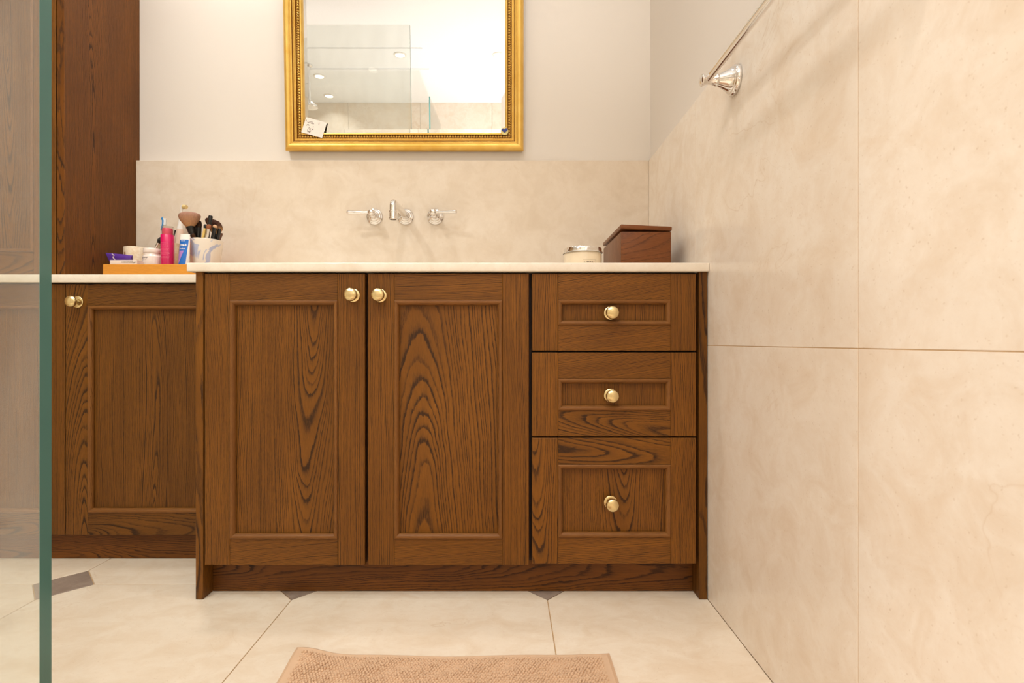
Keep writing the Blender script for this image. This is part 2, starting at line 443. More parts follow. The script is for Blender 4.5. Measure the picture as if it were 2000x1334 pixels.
# ------------------------------------------------------------ cabinet fronts
MPROF = [(0, -.003), (0, .0022), (.0022, .0042), (.0052, .0044), (.0085, .0022), (.0105, -.0015), (.0118, -.0035), (.0118, -.0085), (0, -.0085)]
def knob(parent, px, py, Y, sc_=1.0):
    """px,py: where the rose meets the wood"""
    p = at(px, py, Y); T = frame_to(p, (0, -1, 0))
    k = sc_
    prof = [(0, .0), (.0172 * k, 0), (.0172 * k, .0022), (.0160 * k, .0032), (.0075 * k, .0036), (.0060 * k, .006), (.0055 * k, .012), (.0065 * k, .016), (.0115 * k, .0185), (.0160 * k, .0215), (.0172 * k, .0250), (.0165 * k, .0285), (.0140 * k, .0315), (.0085 * k, .0338), (0, .0346)]
    o = obj('knob', lathe_bm(prof, 40, T), M['brass'], parent, True); o['label'] = 'round satin brass knob'; return o
def front(root, name, x0, x1, z0, z1, mrect, Y, cut='flat', yrec=.010, kn=None, panelkw=None, tone=0, vertical_grain=True, clipx=None, st_cut='straight', rail_cut=('flat', 'flat'), rgs=1.45):
    """framed door or drawer front: recessed centre panel with stiles, rails, mitred moulding, knob"""
    mx0, mx1, mz0, mz1 = mrect; th = .021
    kw = dict(cut=cut, tone=tone + R.uniform(-.04, .04), gs=1.25); kw.update(panelkw or {})
    d = board(name, mx0 + .004, mx1 - .004, Y + yrec, Y + th - .002, mz0 + .004, mz1 - .004, root, 'z', bev=0, **kw)
    for a, b in ((x0, mx0), (mx1, x1)):
        board('stile', a, b, Y, Y + th, z0, z1, d, 'z', cut=st_cut if a == x0 else 'straight', tone=tone + R.uniform(-.07, .09), bev=.0012)
    for (a, b), rc in zip(((mz1, z1), (z0, mz0)), rail_cut):
        board('rail', mx0 + .0002, mx1 - .0002, Y + .0002, Y + th, a, b, d, 'x', cut=('straight' if R.random() < .6 else rc), skew=R.choice((-1, 1)) * R.uniform(.05, .16), tone=tone + R.uniform(-.09, .05), bev=.0006, gs=rgs * R.uniform(.55, 1.0))
    frame_sides((mx0, mx1, mz0, mz1), MPROF, Y, d, 'moulding', 'oak_mould')
    if kn: knob(d, *kn, Y)
    return d

V = 1.3228
van = thing('vanity_cabinet', 'brown stained oak vanity with two doors and three drawers under the taps', 'cabinet', (-.145, 1.6, 0))
board('end_panel', fx(382, V), fx(396.5, V), V, 1.876, 0.001, .8465, van, 'z', normal='x', cut='flat', tone=-.02, bev=.001)
board('end_panel', fx(1365.3, V), fx(1381.3, V), V, 1.876, 0.001, .8465, van, 'z', normal='x', cut='straight', tone=-.22, bev=.001)
obj('carcass', box_bm(fx(397, V), fx(1364.8, V), V + .024, 1.876, .092, .8465), M['carcass'], van)
board('kickboard', fx(397, V), fx(1364.8, V), 1.367, 1.385, .001, .091, van, 'x', cut='flat', d0=.11, slope=.025, cx=.03, mat='oak_dark', bev=0)
front(van, 'door', fx(399.5, V), fx(712.5, V), fz(1104, V), fz(534.5, V), (fx(449, V), fx(659.5, V), fz(1052, V), fz(587, V)), V,
      kn=(690, 577), tone=-.02, panelkw=dict(cx=-.062, d0=.050, slope=-.055, tone=-.02, gs=1.15))
front(van, 'door', fx(718.3, V), fx(1033, V), fz(1104, V), fz(534.5, V), (fx(770, V), fx(981, V), fz(1052, V), fz(587, V)), V,
      kn=(742.5, 577.5), tone=.03, panelkw=dict(cx=.07, d0=.085, slope=.07, tone=.03, gs=.72))
for (z1, z0, m1, m0, ky, cut, sl) in ((534.5, 685, 585.5, 634.5, 611.5, 'straight', .02), (688.5, 852.3, 740, 801.5, 772, 'straight', .01), (855.5, 1101, 907.5, 1049, 981, 'flat', .08)):
    front(van, 'drawer', fx(1039, V), fx(1360, V), fz(z0, V), fz(z1, V), (fx(1090, V), fx(1309.5, V), fz(m0, V), fz(m1, V)), V,
          cut=cut, kn=(1192.5, ky), tone=.08, st_cut='flat' if ky > 900 else 'straight')

vc = obj('vanity_countertop', box_bm(-.822, XR - .0005, 1.313, 1.8765, .8468, .869, .0022, 3), M['counter'], None, True, origin=(-.15, 1.6, .8468))
setp(vc, label='pale cream stone worktop with eased edge on the vanity', category='countertop')
lc = obj('side_countertop', box_bm(XL + .001, -.8235, 1.536, 1.896, .8445, .8685, .0018, 2), M['counter'], None, True, origin=(-1.5, 1.7, .8445))
setp(lc, label='cream stone worktop on the set-back left cabinet under the wooden tray', category='countertop')
bs = obj('backsplash', box_bm(-1.3595, XR - .0005, 1.877, 1.8965, .8695, TT, .0008), M['splash_stone'], None, origin=(-.42, 1.887, .8695))
setp(bs, label='long beige stone splashback slab behind the taps', category='backsplash')

# ------------------------------------------------------------ left low cabinet
LY = 1.548
lk = thing('side_cabinet', 'set-back oak base cabinet left of the vanity, partly behind glass', 'cabinet', (-1.5, 1.72, 0))
obj('carcass', box_bm(XL + .002, -.806, LY + .0235, 1.895, .078, .8440), M['carcass'], lk)
board('kickboard', XL + .002, -.806, 1.5735, 1.590, .001, .0775, lk, 'x', cut='flat', d0=.05, slope=.02, mat='oak_dark', bev=0)
zb, zt = fz(1045, LY), .8405
mzb, mzt = fz(1001, LY), fz(597, LY)
sw = .069
xl = fx(128, LY)
front(lk, 'door', xl, -.808, zb, zt, (fx(172, LY), -.876, mzb, mzt), LY, kn=(152, 590), tone=-.12, cut='flat', st_cut='flat', panelkw=dict(cx=.0, d0=.02, slope=.03, tone=-.1))
front(lk, 'door', xl - .002 - .525, xl - .002, zb, zt, (xl - .002 - .525 + sw, xl - .002 - sw, mzb, mzt), LY, tone=-.08, cut='flat', panelkw=dict(cx=.02, d0=.01, slope=-.05))
front(lk, 'door', XL + .004, xl - .529, zb, zt, (XL + .004 + sw, xl - .529 - sw, mzb, mzt), LY, tone=-.08, cut='flat')

# ------------------------------------------------------------ tall cabinet
TY = 1.574
tc_ = thing('tall_cabinet', 'tall dark oak cupboard standing on the left worktop beside the mirror wall', 'cabinet', (-1.8, 1.73, .869))
board('end_panel', -1.383, -1.360, TY, 1.8965, .8688, 2.45, tc_, 'z', normal='x', mat='oak_dark', cut='flat', cx=-.055, d0=.012, slope=.012, tone=.10, bev=.0008)
board('top_panel', XL + .002, -1.3835, TY, 1.896, 2.428, 2.45, tc_, 'x', normal='z', mat='oak_dark')
obj('carcass', box_bm(XL + .002, -1.3835, TY + .024, 1.896, .8692, 2.427), M['carcass'], tc_)
dr = -1.3872; ms = .068
front(tc_, 'door', dr - .44, dr, .8725, 2.424, (dr - .44 + ms, dr - ms, fz(492, TY), 2.35), TY, tone=0, cut='flat', panelkw=dict(cx=-.06, d0=.004, slope=.06))
front(tc_, 'door', XL + .004, dr - .443, .8725, 2.424, (XL + .004 + ms, dr - .443 - ms, fz(492, TY), 2.35), TY, tone=0, cut='flat')

# ------------------------------------------------------------ gilt mirror (built flat, then leaned 2 degrees)
MW, MH = .872, 1.16
mc = fx(789.5, 1.868)
mir = thing('gilt_mirror', 'gold framed rectangular wall mirror with beaded inner border above the taps', 'mirror', (mc, 1.8955, fz(298.5, 1.8955)))
FP = [(0.004, 0), (.004, .007), (.0055, .008), (.0055, .0135), (.002, .015), (.0005, .018), (.001, .023), (.0035, .0285), (.0085, .0330), (.0135, .0345), (.0185, .0335), (.0225, .0308), (.0245, .0275),
      (.0255, .0272), (.0285, .0285), (.0315, .0272), (.0330, .0235), (.0345, .0235), (.0355, .0255), (.0375, .0262), (.0390, .0250), (.0400, .0225), (.0410, .0225), (.0420, .0238), (.0435, .0238), (.0445, .0215),
      (.0455, .0165), (.0580, .0145), (.0585, .0200), (.0605, .0222), (.0630, .0215), (.0660, .0180), (.0672, .0135), (.0672, 0)]
hx = MW / 2
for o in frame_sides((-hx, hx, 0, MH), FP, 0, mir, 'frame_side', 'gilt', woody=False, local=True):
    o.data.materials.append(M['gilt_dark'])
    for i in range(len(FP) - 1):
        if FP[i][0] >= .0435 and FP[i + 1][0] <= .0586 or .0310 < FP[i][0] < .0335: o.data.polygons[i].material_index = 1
tb = bmesh.new(); bmesh.ops.create_uvsphere(tb, u_segments=10, v_segments=6, radius=1)
tb.verts.ensure_lookup_table(); BV = [v.co.copy() for v in tb.verts]; BF = [[v.index for v in f.verts] for f in tb.faces]; tb.free()
bV, bF = [], []
def bead(cx_, cz_, r, y):
    k0 = len(bV); bV.extend([(cx_ + v.x * r, y + v.y * r, cz_ + v.z * r) for v in BV]); bF.extend([[k0 + i for i in f] for f in BF])
u = .0530
L = MW - 2 * u; n = round(L / .0098)
for k in range(n + 1):
    bead(-hx + u + L * k / n, u, .0041, -.0165); bead(-hx + u + L * k / n, MH - u, .0041, -.0165)
L2 = MH - 2 * u; n2 = round(L2 / .0098)
for k in range(1, n2):
    for s in (-1, 1): bead(s * (hx - u), u + L2 * k / n2, .0041, -.0165)
u2 = .0477; L = MW - 2 * u2; n = round(L / .0065)
for k in range(n + 1): bead(-hx + u2 + L * k / n, u2, .0020, -.0168)
L2 = MH - 2 * u2; n2 = round(L2 / .0065)
for k in range(1, n2):
    for s in (-1, 1): bead(s * (hx - u2), u2 + L2 * k / n2, .0020, -.0168)
me = bpy.data.meshes.new('beading'); me.from_pydata(bV, [], bF); me.shade_smooth()
o = link_mesh('beading', me, M['gilt'], mir); o['kind'] = 'stuff'
bm = bmesh.new()   # mirror plate with a ground bevel
ix, iz0, iz1 = hx - .0675, .0675, MH - .0675; bv = .014
out = [(-ix, -.0105, iz0), (ix, -.0105, iz0), (ix, -.0105, iz1), (-ix, -.0105, iz1)]
inn = [(-ix + bv, -.0120, iz0 + bv), (ix - bv, -.0120, iz0 + bv), (ix - bv, -.0120, iz1 - bv), (-ix + bv, -.0120, iz1 - bv)]
a = [bm.verts.new(p) for p in out]; b = [bm.verts.new(p) for p in inn]; bk = [bm.verts.new((p[0], -.004, p[2])) for p in out]
bm.faces.new(b)
for i in range(4):
    j = (i + 1) % 4; bm.faces.new((a[i], a[j], b[j], b[i])); bm.faces.new((a[i], a[j], bk[j], bk[i]))
bm.faces.new(bk[::-1])
obj('mirror_plate', bm, M['mirror'], mir, local=True)
mir.rotation_euler = (math.radians(2.4), 0, 0)

# card tucked in the frame
M['card'] = plain('card_paper', srgb(240, 228, 216), .6); M['ink'] = plain('ink', srgb(52, 40, 34), .6)
card = thing('note_card', 'small tilted white card with ink doodle tucked in mirror corner', 'card', (0, 0, 0))
cp = at(613.5, 249, 1.8715); card.location = cp; card.rotation_euler = (math.radians(-5), math.radians(15.5), 0)
obj('paper', box_bm(-.0395, .0395, 0, .0006, -.0300, .0300), M['card'], card, local=True)
bm = bmesh.new()
def blob(x, z, rx, rz, rot=0):
    pts = []
    for i in range(12):
        a_ = 2 * math.pi * i / 12; px_, pz_ = rx * math.cos(a_), rz * math.sin(a_)
        pts.append((x + px_ * math.cos(rot) - pz_ * math.sin(rot), -.0003, z + px_ * math.sin(rot) + pz_ * math.cos(rot)))
    poly_bm(pts, (0, .0004, 0), bm)
for q in ((-.0165, -.0205, .0022, .0028), (-.0105, -.0205, .0022, .0028), (-.003, -.008, .0028, .0017, .3), (-.004, .0015, .0014, .0016), (-.0275, .0015, .0013, .0024, -.6), (-.0245, .0048, .0022, .001, .3), (-.021, .003, .001, .0022, .5),
          (-.035, .017, .0008, .004, .1), (.013, .018, .0006, .005, .1), (-.0175, -.006, .0008, .004), (-.012, -.008, .003, .0007, .2), (-.012, -.0125, .0035, .0007), (-.0195, -.0165, .0007, .003, .5), (-.008, -.0165, .0007, .003, -.5)):
    blob(*q)
for k in range(9): blob(-.028 + k * .0028, .013 - (k % 2) * .0012, .0009, .0018, .2)
for k in range(7): blob(-.026 + k * .0026, .0175, .0008, .0012)
obj('drawing', bm, M['ink'], card, local=True)

# heart token
M['token'] = plain('pale_token', srgb(232, 216, 140), .4); M['heart_blue'] = plain('heart_blue', srgb(40, 52, 132), .35)
hp = at(985.5, 256.6, 1.8705)
tk = thing('heart_token', 'small round pale yellow badge with blue heart in mirror corner', 'badge', hp)
T = frame_to(hp, (0, -1, -.03))
obj('disc', lathe_bm([(0, 0), (.0132, 0), (.0138, .001), (.0132, .002), (0, .0023)], 32, T), M['token'], tk, True)
pts = []
for i in range(40):
    a_ = 2 * math.pi * i / 40
    hxx = 16 * math.sin(a_) ** 3; hz = 13 * math.cos(a_) - 5 * math.cos(2 * a_) - 2 * math.cos(3 * a_) - math.cos(4 * a_)
    x_, z_ = hxx * .00072, hz * .00060; r_ = .12
    pts.append(hp + Vector((x_ * math.cos(r_) - z_ * math.sin(r_) + .0005, -.0031, x_ * math.sin(r_) + z_ * math.cos(r_) + .0028)))
obj('heart', poly_bm(pts, (0, .0010, 0)), M['heart_blue'], tk)

# ------------------------------------------------------------ taps
SP = 1.877
def rosette(root, px, py, r=.0292):
    T = frame_to(at(px, py, SP), (0, -1, 0))
    obj('rosette', lathe_bm([(0, .0), (r, 0), (r * 1.0, .003), (r * .93, .0055), (r * .86, .0060), (r * .84, .008), (r * .74, .0105), (r * .66, .011), (r * .62, .0135), (r * .48, .018), (r * .44, .0185), (r * .42, .024), (0, .024)], 48, T), M['chrome'], root, True)
for px, sx, hub, tip, lab in ((732, -1, (725.5, 415), (677.5, 414.5), 'left chrome lever tap handle pointing left on the splashback'), (850.3, 1, (846, 414.5), (892.5, 413.5), 'right chrome lever tap handle pointing right on the splashback')):
    t = thing('tap_handle', lab, 'tap', at(px, 423, SP), 'wall taps over the basin')
    rosette(t, px, 423.5)
    HY = 1.822; hc = at(hub[0], hub[1], HY)
    b0 = at(px, 423.5, SP); b0.y = SP - .022
    obj('stem', lathe_bm([(.0085, 0), (.0085, .008), (.0105, .010), (.0105, .013), (.0085, .015), (.0082, (hc - b0).length)], 24, frame_to(b0, hc - b0)), M['chrome'], t, True)
    obj('hub', lathe_bm([(0, -.0125), (.006, -.0120), (.0105, -.008), (.0125, 0), (.0105, .008), (.006, .0120), (0, .0128)], 32, frame_to(hc, (-.10, -1, .1))), M['chrome'], t, True)
    tp = at(tip[0], tip[1], HY - .006); dv = tp - hc; Ln = dv.length
    obj('lever', lathe_bm([(.0048, .009), (.0050, .020), (.0052, .040), (.0062, .062), (.0074, .078), (.0078, .080), (.0070, .0815), (.0076, .083), (.0074, Ln - .002), (.005, Ln), (0, Ln)], 24, frame_to(hc, dv)), M['chrome'], t, True)
t = thing('basin_spout', 'chrome wall-mounted bent spout between the two lever handles', 'tap', at(792, 423, SP), 'wall taps over the basin')
rosette(t, 792, 423.5)
s0 = at(792, 423, SP - .012); s1 = at(769.5, 399, 1.668); s1.z = 1.118
pts = [s0.copy()]; n = 10; d = (s1 - s0)
for k in range(1, n): pts.append(s0 + d * (k / n) + Vector((0, 0, .003 * math.sin(math.pi * k / n))))
e1 = s1 + Vector((-.004, -.006, -.018))
for k in range(0, 7):
    a_ = k / 6 * math.pi / 2; c0 = s1
    pts.append(s1 + d.normalized() * (.014 * math.sin(a_)) + Vector((0, 0, -.014 * (1 - math.cos(a_)))))
pts.append(pts[-1] + Vector((0, 0, -.016)))
obj('spout_pipe', tube_bm(pts, [.0118] * 3 + [.0114] * (len(pts) - 3), 28), M['chrome'], t, True)
e = pts[-1]
obj('aerator', lathe_bm([(0, .002), (.0120, .002), (.0138, 0), (.0138, -.004), (.0124, -.005), (.0124, -.020), (.0136, -.0215), (.0136, -.026), (.0108, -.0265), (.0106, -.020), (0, -.020)], 32, Matrix.Translation(e)), M['chrome'], t, True)

# ------------------------------------------------------------ towel rail
RY, RZ = 1.163, 1.2605
tr = thing('towel_rail', 'chrome towel bar with bell-shaped mounts high on the right tiled wall', 'towel rail', (XR, RY, RZ))
def post(y):
    T = frame_to((XR, y, RZ), (-1, 0, 0))
    return obj('mount', lathe_bm([(0, 0), (.0325, 0), (.0335, .003), (.0325, .0075), (.0300, .0105), (.0285, .0112), (.0283, .0135), (.0262, .0150), (.0215, .0235), (.0165, .0325), (.0130, .041), (.0140, .0425), (.0140, .0445), (.0122, .0460), (.0100, .053), (.0092, .061), (.0096, .069), (.0128, .0735), (.0138, .0760), (.0132, .0785), (.0100, .0805), (.006, .0815), (0, .082)], 48, T), M['chrome'], tr, True)
post(RY); post(RY - .60)
obj('rail', tube_bm([(XR - .063, RY - .002, RZ + .002), (XR - .063, RY - .598, RZ + .002)], .0085, 28), M['chrome'], tr, True)

# ------------------------------------------------------------ bath mat
M['mat'] = plain('cotton_mat', srgb(214, 180, 148), .95, spec=.1)
mat = thing('bath_mat', 'beige chenille bath mat with flat hemmed border on the stone floor', 'bath mat', (-.11, .80, 0))
mx0, mx1, my0, my1 = -.447, .218, .42, 1.090
def mz(x, y):
    lift = .016 * math.exp(-((x - mx0 - .02) / .055) ** 2 - ((y - my1) / .07) ** 2)
    return lift + .0015 * math.sin(x * 21 + 1) * math.exp(-((y - my1) / .08) ** 2) + .002 * math.exp(-((x - mx1 + .04) / .06) ** 2 - ((y - my1) / .05) ** 2)
def mxy(x, y):
    s = math.exp(-((y - my1) / .04) ** 2)
    return x, y - s * .009 * math.sin(math.pi * min(1, max(0, (x - mx0) / (mx1 - mx0)))) ** .5
bm = bmesh.new(); NX, NY = 90, 80; grid = []
for j in range(NY + 1):
    row = []
    for i in range(NX + 1):
        x = mx0 + (mx1 - mx0) * i / NX; y = my0 + (my1 - my0) * j / NY
        e_ = min(x - mx0, mx1 - x, my1 - y, y - my0); h = .0035 + .0045 * min(1, (max(e_, 0) / .006)) ** .5
        if .014 < e_ < .02: h -= .002
        a_, b_ = mxy(x, y); row.append(bm.verts.new((a_, b_, h + mz(x, y))))
    grid.append(row)
for j in range(NY):
    for i in range(NX): bm.faces.new((grid[j][i], grid[j][i + 1], grid[j + 1][i + 1], grid[j + 1][i]))
ret = bmesh.ops.extrude_face_region(bm, geom=bm.faces[:])
for v in [g_ for g_ in ret['geom'] if isinstance(g_, bmesh.types.BMVert)]: v.co.z = max(.0008, v.co.z - .0062)
obj('backing', bm, M['mat'], mat, True)
# chenille loops
ring = [(1.0, 0), (.92, .45), (.55, .85)]; sg = 6
bv_, bf_ = [], []
for r_, h_ in ring:
    for k in range(sg): bv_.append((r_ * math.cos(2 * math.pi * k / sg), r_ * math.sin(2 * math.pi * k / sg), h_))
bv_.append((0, 0, 1)); bf_ = []
for q in range(2):
    for k in range(sg): bf_.append((q * sg + k, q * sg + (k + 1) % sg, (q + 1) * sg + (k + 1) % sg, (q + 1) * sg + k))
tri = [(2 * sg + k, 2 * sg + (k + 1) % sg, 3 * sg) for k in range(sg)]
V_, F_ = [], []
px_, py_ = .0062, .0058; rr = random.Random(5); base = 0; j = 0
y = my1 - .021
while y > my0 + .02:
    x = mx0 + .0225 + (.5 * px_ if j % 2 else 0)
    while x < mx1 - .0225:
        xx, yy = mxy(x + rr.gauss(0, .0005), y + rr.gauss(0, .0005)); s = rr.uniform(.85, 1.15)
        rx, ry, hh = .0033 * s, .0039 * s, .0050 * rr.uniform(.75, 1.2); an = .5 + rr.gauss(0, .25); ca, sa = math.cos(an), math.sin(an)
        z = .0068 + mz(xx, yy) + .0016 * math.sin(x * 60 + math.sin(y * 40) * 2) * math.sin(y * 50)
        for vx, vy, vz in bv_:
            a_, b_ = vx * rx, vy * ry
            V_.append((xx + a_ * ca - b_ * sa + vz * .001 + .11, yy + a_ * sa + b_ * ca - vz * .0012 - .80, z + vz * hh))
        for f in bf_: F_.append(tuple(base + q for q in f))
        for f in tri: F_.append(tuple(base + q for q in f))
        base += len(bv_); x += px_
    y -= py_; j += 1
me = bpy.data.meshes.new('pile'); me.from_pydata(V_, [], F_); me.shade_smooth()
o = link_mesh('pile', me, M['mat'], mat); o['kind'] = 'stuff'

# ------------------------------------------------------------ wooden box and candle
BX0, BX1, BY0, BY1, BZ0, BZ1 = .3275, .4715, 1.470, 1.735, .8695, .9825
wb = thing('wooden_box', 'dark brown wooden box with slightly raised lid at right end of worktop', 'box', ((BX0 + BX1) / 2, 1.6, BZ0))
bm = box_bm(BX0, BX1, BY0, BY1, BZ0, BZ1, .0018, 2)
grain(obj('body', bm, M['sheesham'], wb, True), 'x', cut='flat', cx=.10, d0=.30, slope=.12, tone=0.0)
bm = box_bm(BX0 - .002, BX1 + .0015, BY0 - .004, BY1 + .004, 0, .0125, .003, 3)
Tl = Matrix.Translation((BX1, 0, BZ1 + .0015)) @ Matrix.Rotation(math.radians(2.6), 4, 'Y') @ Matrix.Translation((-BX1, 0, 0))
bmesh.ops.transform(bm, matrix=Tl, verts=bm.verts)
grain(obj('lid', bm, M['sheesham'], wb, True), 'x', cut='straight', tone=.04)

CY, CX = 1.450, .2145
cz = .8695
cd = thing('scented_candle', 'glass candle jar with cream wax and silver lid left of the wooden box', 'candle', (CX, CY, cz))
def glassy(name, col, tr=.0):
    return plain(name, col, .08, coat=.6)
M['wax'] = glassy('cream_wax', srgb(238, 220, 190))
obj('jar', lathe_bm([(0, 0), (.0495, 0), (.0525, .004), (.0530, .010), (.0530, .0465), (.0525, .0475), (0, .0475)], 64, Matrix.Translation((CX, CY, cz))), M['wax'], cd, True)
obj('lid', lathe_bm([(.0545, .0455), (.0565, .0450), (.0570, .0460), (.0565, .0472), (.0535, .0480), (.0532, .0580), (.0525, .0590), (0, .0592)], 64, Matrix.Translation((CX, CY, cz)), close=False), M['chrome'], cd, True)
def wrapc(cx, cy, cz_, r, a0=0):
    def f(x, y):
        a_ = a0 + x / r - math.pi / 2
        return Vector((cx + r * math.cos(a_), cy + r * math.sin(a_), cz_ + y))
    return f
M['label_grey'] = plain('label_print', srgb(96, 86, 76), .6)
a0 = .22
bm = text_bm('LIBRARY', .0066, wrapc(CX, CY, cz + .0155, .0532, a0), spacing=1.25, bold=.0001)
b2 = text_bm('PARFUM CANDLE', .0028, wrapc(CX, CY, cz + .0100, .0532, a0)); me = bpy.data.meshes.new('t'); b2.to_mesh(me); b2.free(); bm.from_mesh(me)
f = wrapc(CX, CY, cz, .0532, a0)
def strip(bm, f, x0, x1, z0, z1, n=8):
    vs = [[bm.verts.new(f(x0 + (x1 - x0) * i / n, z)) for i in range(n + 1)] for z in (z0, z1)]
    for i in range(n): bm.faces.new((vs[0][i], vs[0][i + 1], vs[1][i + 1], vs[1][i]))
for q in ((-.0185, .0185, .0218, .0222), (-.0185, .0185, .002, .0024), (-.0187, -.0183, .002, .0222), (.0183, .0187, .002, .0222)): strip(bm, f, *q)
obj('lettering', bm, M['label_grey'], cd)

# ------------------------------------------------------------ tray and toiletries on the side counter
tz = .8690
ty0, ty1, tx0, tx1 = 1.620, 1.868, fx(200.5, 1.62), -.895
ttop = fz(516, 1.62)
tray = thing('bamboo_tray', 'rectangular golden bamboo tray on the left worktop holding toiletries', 'tray', ((tx0 + tx1) / 2, 1.74, tz))
board('base', tx0 + .009, tx1 - .009, ty0 + .009, ty1 - .009, tz + .0002, tz + .007, tray, 'x', mat='bamboo', normal='z', tone=0)
for (a, b, c, d, al, nm) in ((tx0, tx1, ty0, ty0 + .0088, 'x', 'y'), (tx0, tx1, ty1 - .0088, ty1, 'x', 'y'), (tx0, tx0 + .0088, ty0 + .0089, ty1 - .0089, 'y', 'x'), (tx1 - .0088, tx1, ty0 + .0089, ty1 - .0089, 'y', 'x')):
    board('side', a, b, c, d, tz + .0002, ttop, tray, al, mat='bamboo', normal=nm, tone=R.uniform(-.04, .04), bev=.0015)
IZ = tz + .0075

# purple squeeze tube, lying, crimped end to the left
M['purple'] = plain('purple_tube', srgb(92, 52, 148), .35)
PYY = 1.735
p0 = at(212, 506, PYY); p1 = at(262, 507, PYY + .01)
t = thing('purple_tube', 'purple squeeze tube lying in tray behind the white carton', 'tube', p0)
bm = bmesh.new(); rings = []
for k in range(9):
    f_ = k / 8; c = p0.lerp(p1, f_) + Vector((0, 0, .0)); hgt = .021 - .006 * f_; dep = .0012 + .014 * min(1, f_ * 1.4)
    rings.append([bm.verts.new(c + Vector((.004 * math.cos(a_) * (1 - f_) * 0 + (-.010 * math.sin(a_) * (1 - f_)), dep * math.cos(a_), hgt * math.sin(a_)))) for a_ in [2 * math.pi * i / 20 for i in range(20)]])
for a, b in zip(rings, rings[1:]):
    for i in range(20): bm.faces.new((a[i], a[(i + 1) % 20], b[(i + 1) % 20], b[i]))
bm.faces.new(rings[0]); bm.faces.new(rings[-1])
obj('body', bm, M['purple'], t, True)
M['silver_ink'] = plain('silver_ink', srgb(200, 180, 190), .4)
bm = bmesh.new(); cpt = at(221, 501.5, PYY - .016)
tube_bm([cpt + Vector((-.004, 0, .010)), cpt + Vector((.003, 0, .004)), cpt + Vector((-.001, 0, -.002)), cpt + Vector((.006, 0, -.010))], .0017, 6, bm)
obj('swirl_mark', bm, M['silver_ink'], t, True)

# white carton
CYY = 1.6305
bx0, bx1 = fx(214.5, CYY), fx(267.5, CYY); bz = fz(507.8, CYY)
M['carton'] = plain('white_carton', srgb(236, 222, 212), .45)
t = thing('white_carton', 'slim white carton with small grey lettering at front left of tray', 'carton', ((bx0 + bx1) / 2, CYY, IZ))
obj('carton_body', box_bm(bx0, bx1, CYY, CYY + .034, IZ, bz, .0006), M['carton'], t)
M['dark_print'] = plain('dark_print', srgb(70, 62, 66), .6)
tcx = fx(251, CYY); tcz = fz(512.2, CYY)
obj('lettering', text_bm('ACIDOFORM gel', .0062, lambda x, y: Vector((tcx + x, CYY - .0003, tcz + y)), bold=.0001), M['dark_print'], t)

# patterned cream jar
def stone_like(name, a, b, c, sc_=60):
    m = NT(name); tc = m.n('TexCoord').outputs['Object']
    n = m.noise(tc, sc_, 4, .6, 1.2); n2 = m.noise(tc, sc_ * .4, 3, .6, .8)
    return m.p(Base_Color=m.mix(m.ramp(n, [(.45, 0), (.65, 1)]), m.mix(m.ramp(n2, [(.4, 0), (.6, 1)]), a, b), c), Roughness=.35)
M['travertine'] = stone_like('cream_travertine', srgb(230, 212, 184), srgb(222, 198, 164), srgb(238, 226, 206))
JY = 1.775; jr = .0385
jc = at(267.5, 500, JY)
t = thing('stone_jar', 'wide cream marbled pot with a gold square behind the white jar', 'jar', (jc.x, JY, IZ))
jt = fz(484.5, JY) - IZ
obj('pot', lathe_bm([(0, 0), (jr * .96, 0), (jr, .003), (jr, jt - .002), (jr * .98, jt), (jr * .90, jt), (jr * .89, jt - .006), (0, jt - .006)], 48, Matrix.Translation((jc.x, JY, IZ))), M['travertine'], t, True)
M['gold_sq'] = plain('gold_print', srgb(186, 140, 70), .4, .3)
f = wrapc(jc.x, JY, IZ, jr + .0003, -.42); bm = bmesh.new(); zz = fz(498, JY) - IZ
strip(bm, f, -.0040, .0040, zz - .0045, zz + .0045); obj('gold_square', bm, M['gold_sq'], t)

# white cosmetic jar
WY = 1.690; wr = .0285; wc = at(298.5, 500, WY)
t = thing('cosmetic_jar', 'small round white cosmetic jar with dark lettering left of pink bottle', 'jar', (wc.x, WY, IZ))
wt = fz(486.5, WY) - IZ; sh = fz(500, WY) - IZ; cb = fz(495.5, WY) - IZ
T = Matrix.Translation((wc.x, WY, IZ))
M['jar_white'] = plain('glossy_white', srgb(240, 226, 216), .15, coat=.5)
obj('jar_body', lathe_bm([(0, 0), (wr * .95, 0), (wr, .003), (wr, sh - .006), (wr * .97, sh - .002), (wr * .88, sh + .001), (wr * .86, cb - .0002), (0, cb - .0002)], 48, T), M['jar_white'], t, True)
obj('cap', lathe_bm([(0, cb), (wr * .93, cb), (wr * .95, cb + .001), (wr * .95, wt - .002), (wr * .91, wt), (0, wt)], 48, T), M['jar_white'], t, True)
f = wrapc(wc.x, WY, IZ + fz(505.5, WY) - IZ, wr + .0002, -.35)
bm = text_bm('narsempl', .0066, f, bold=.0001)
b2 = text_bm('repair cream', .0030, wrapc(wc.x, WY, fz(509, WY), wr + .0002, -.3)); me = bpy.data.meshes.new('t'); b2.to_mesh(me); b2.free(); bm.from_mesh(me)
obj('lettering', bm, M['dark_print'], t)

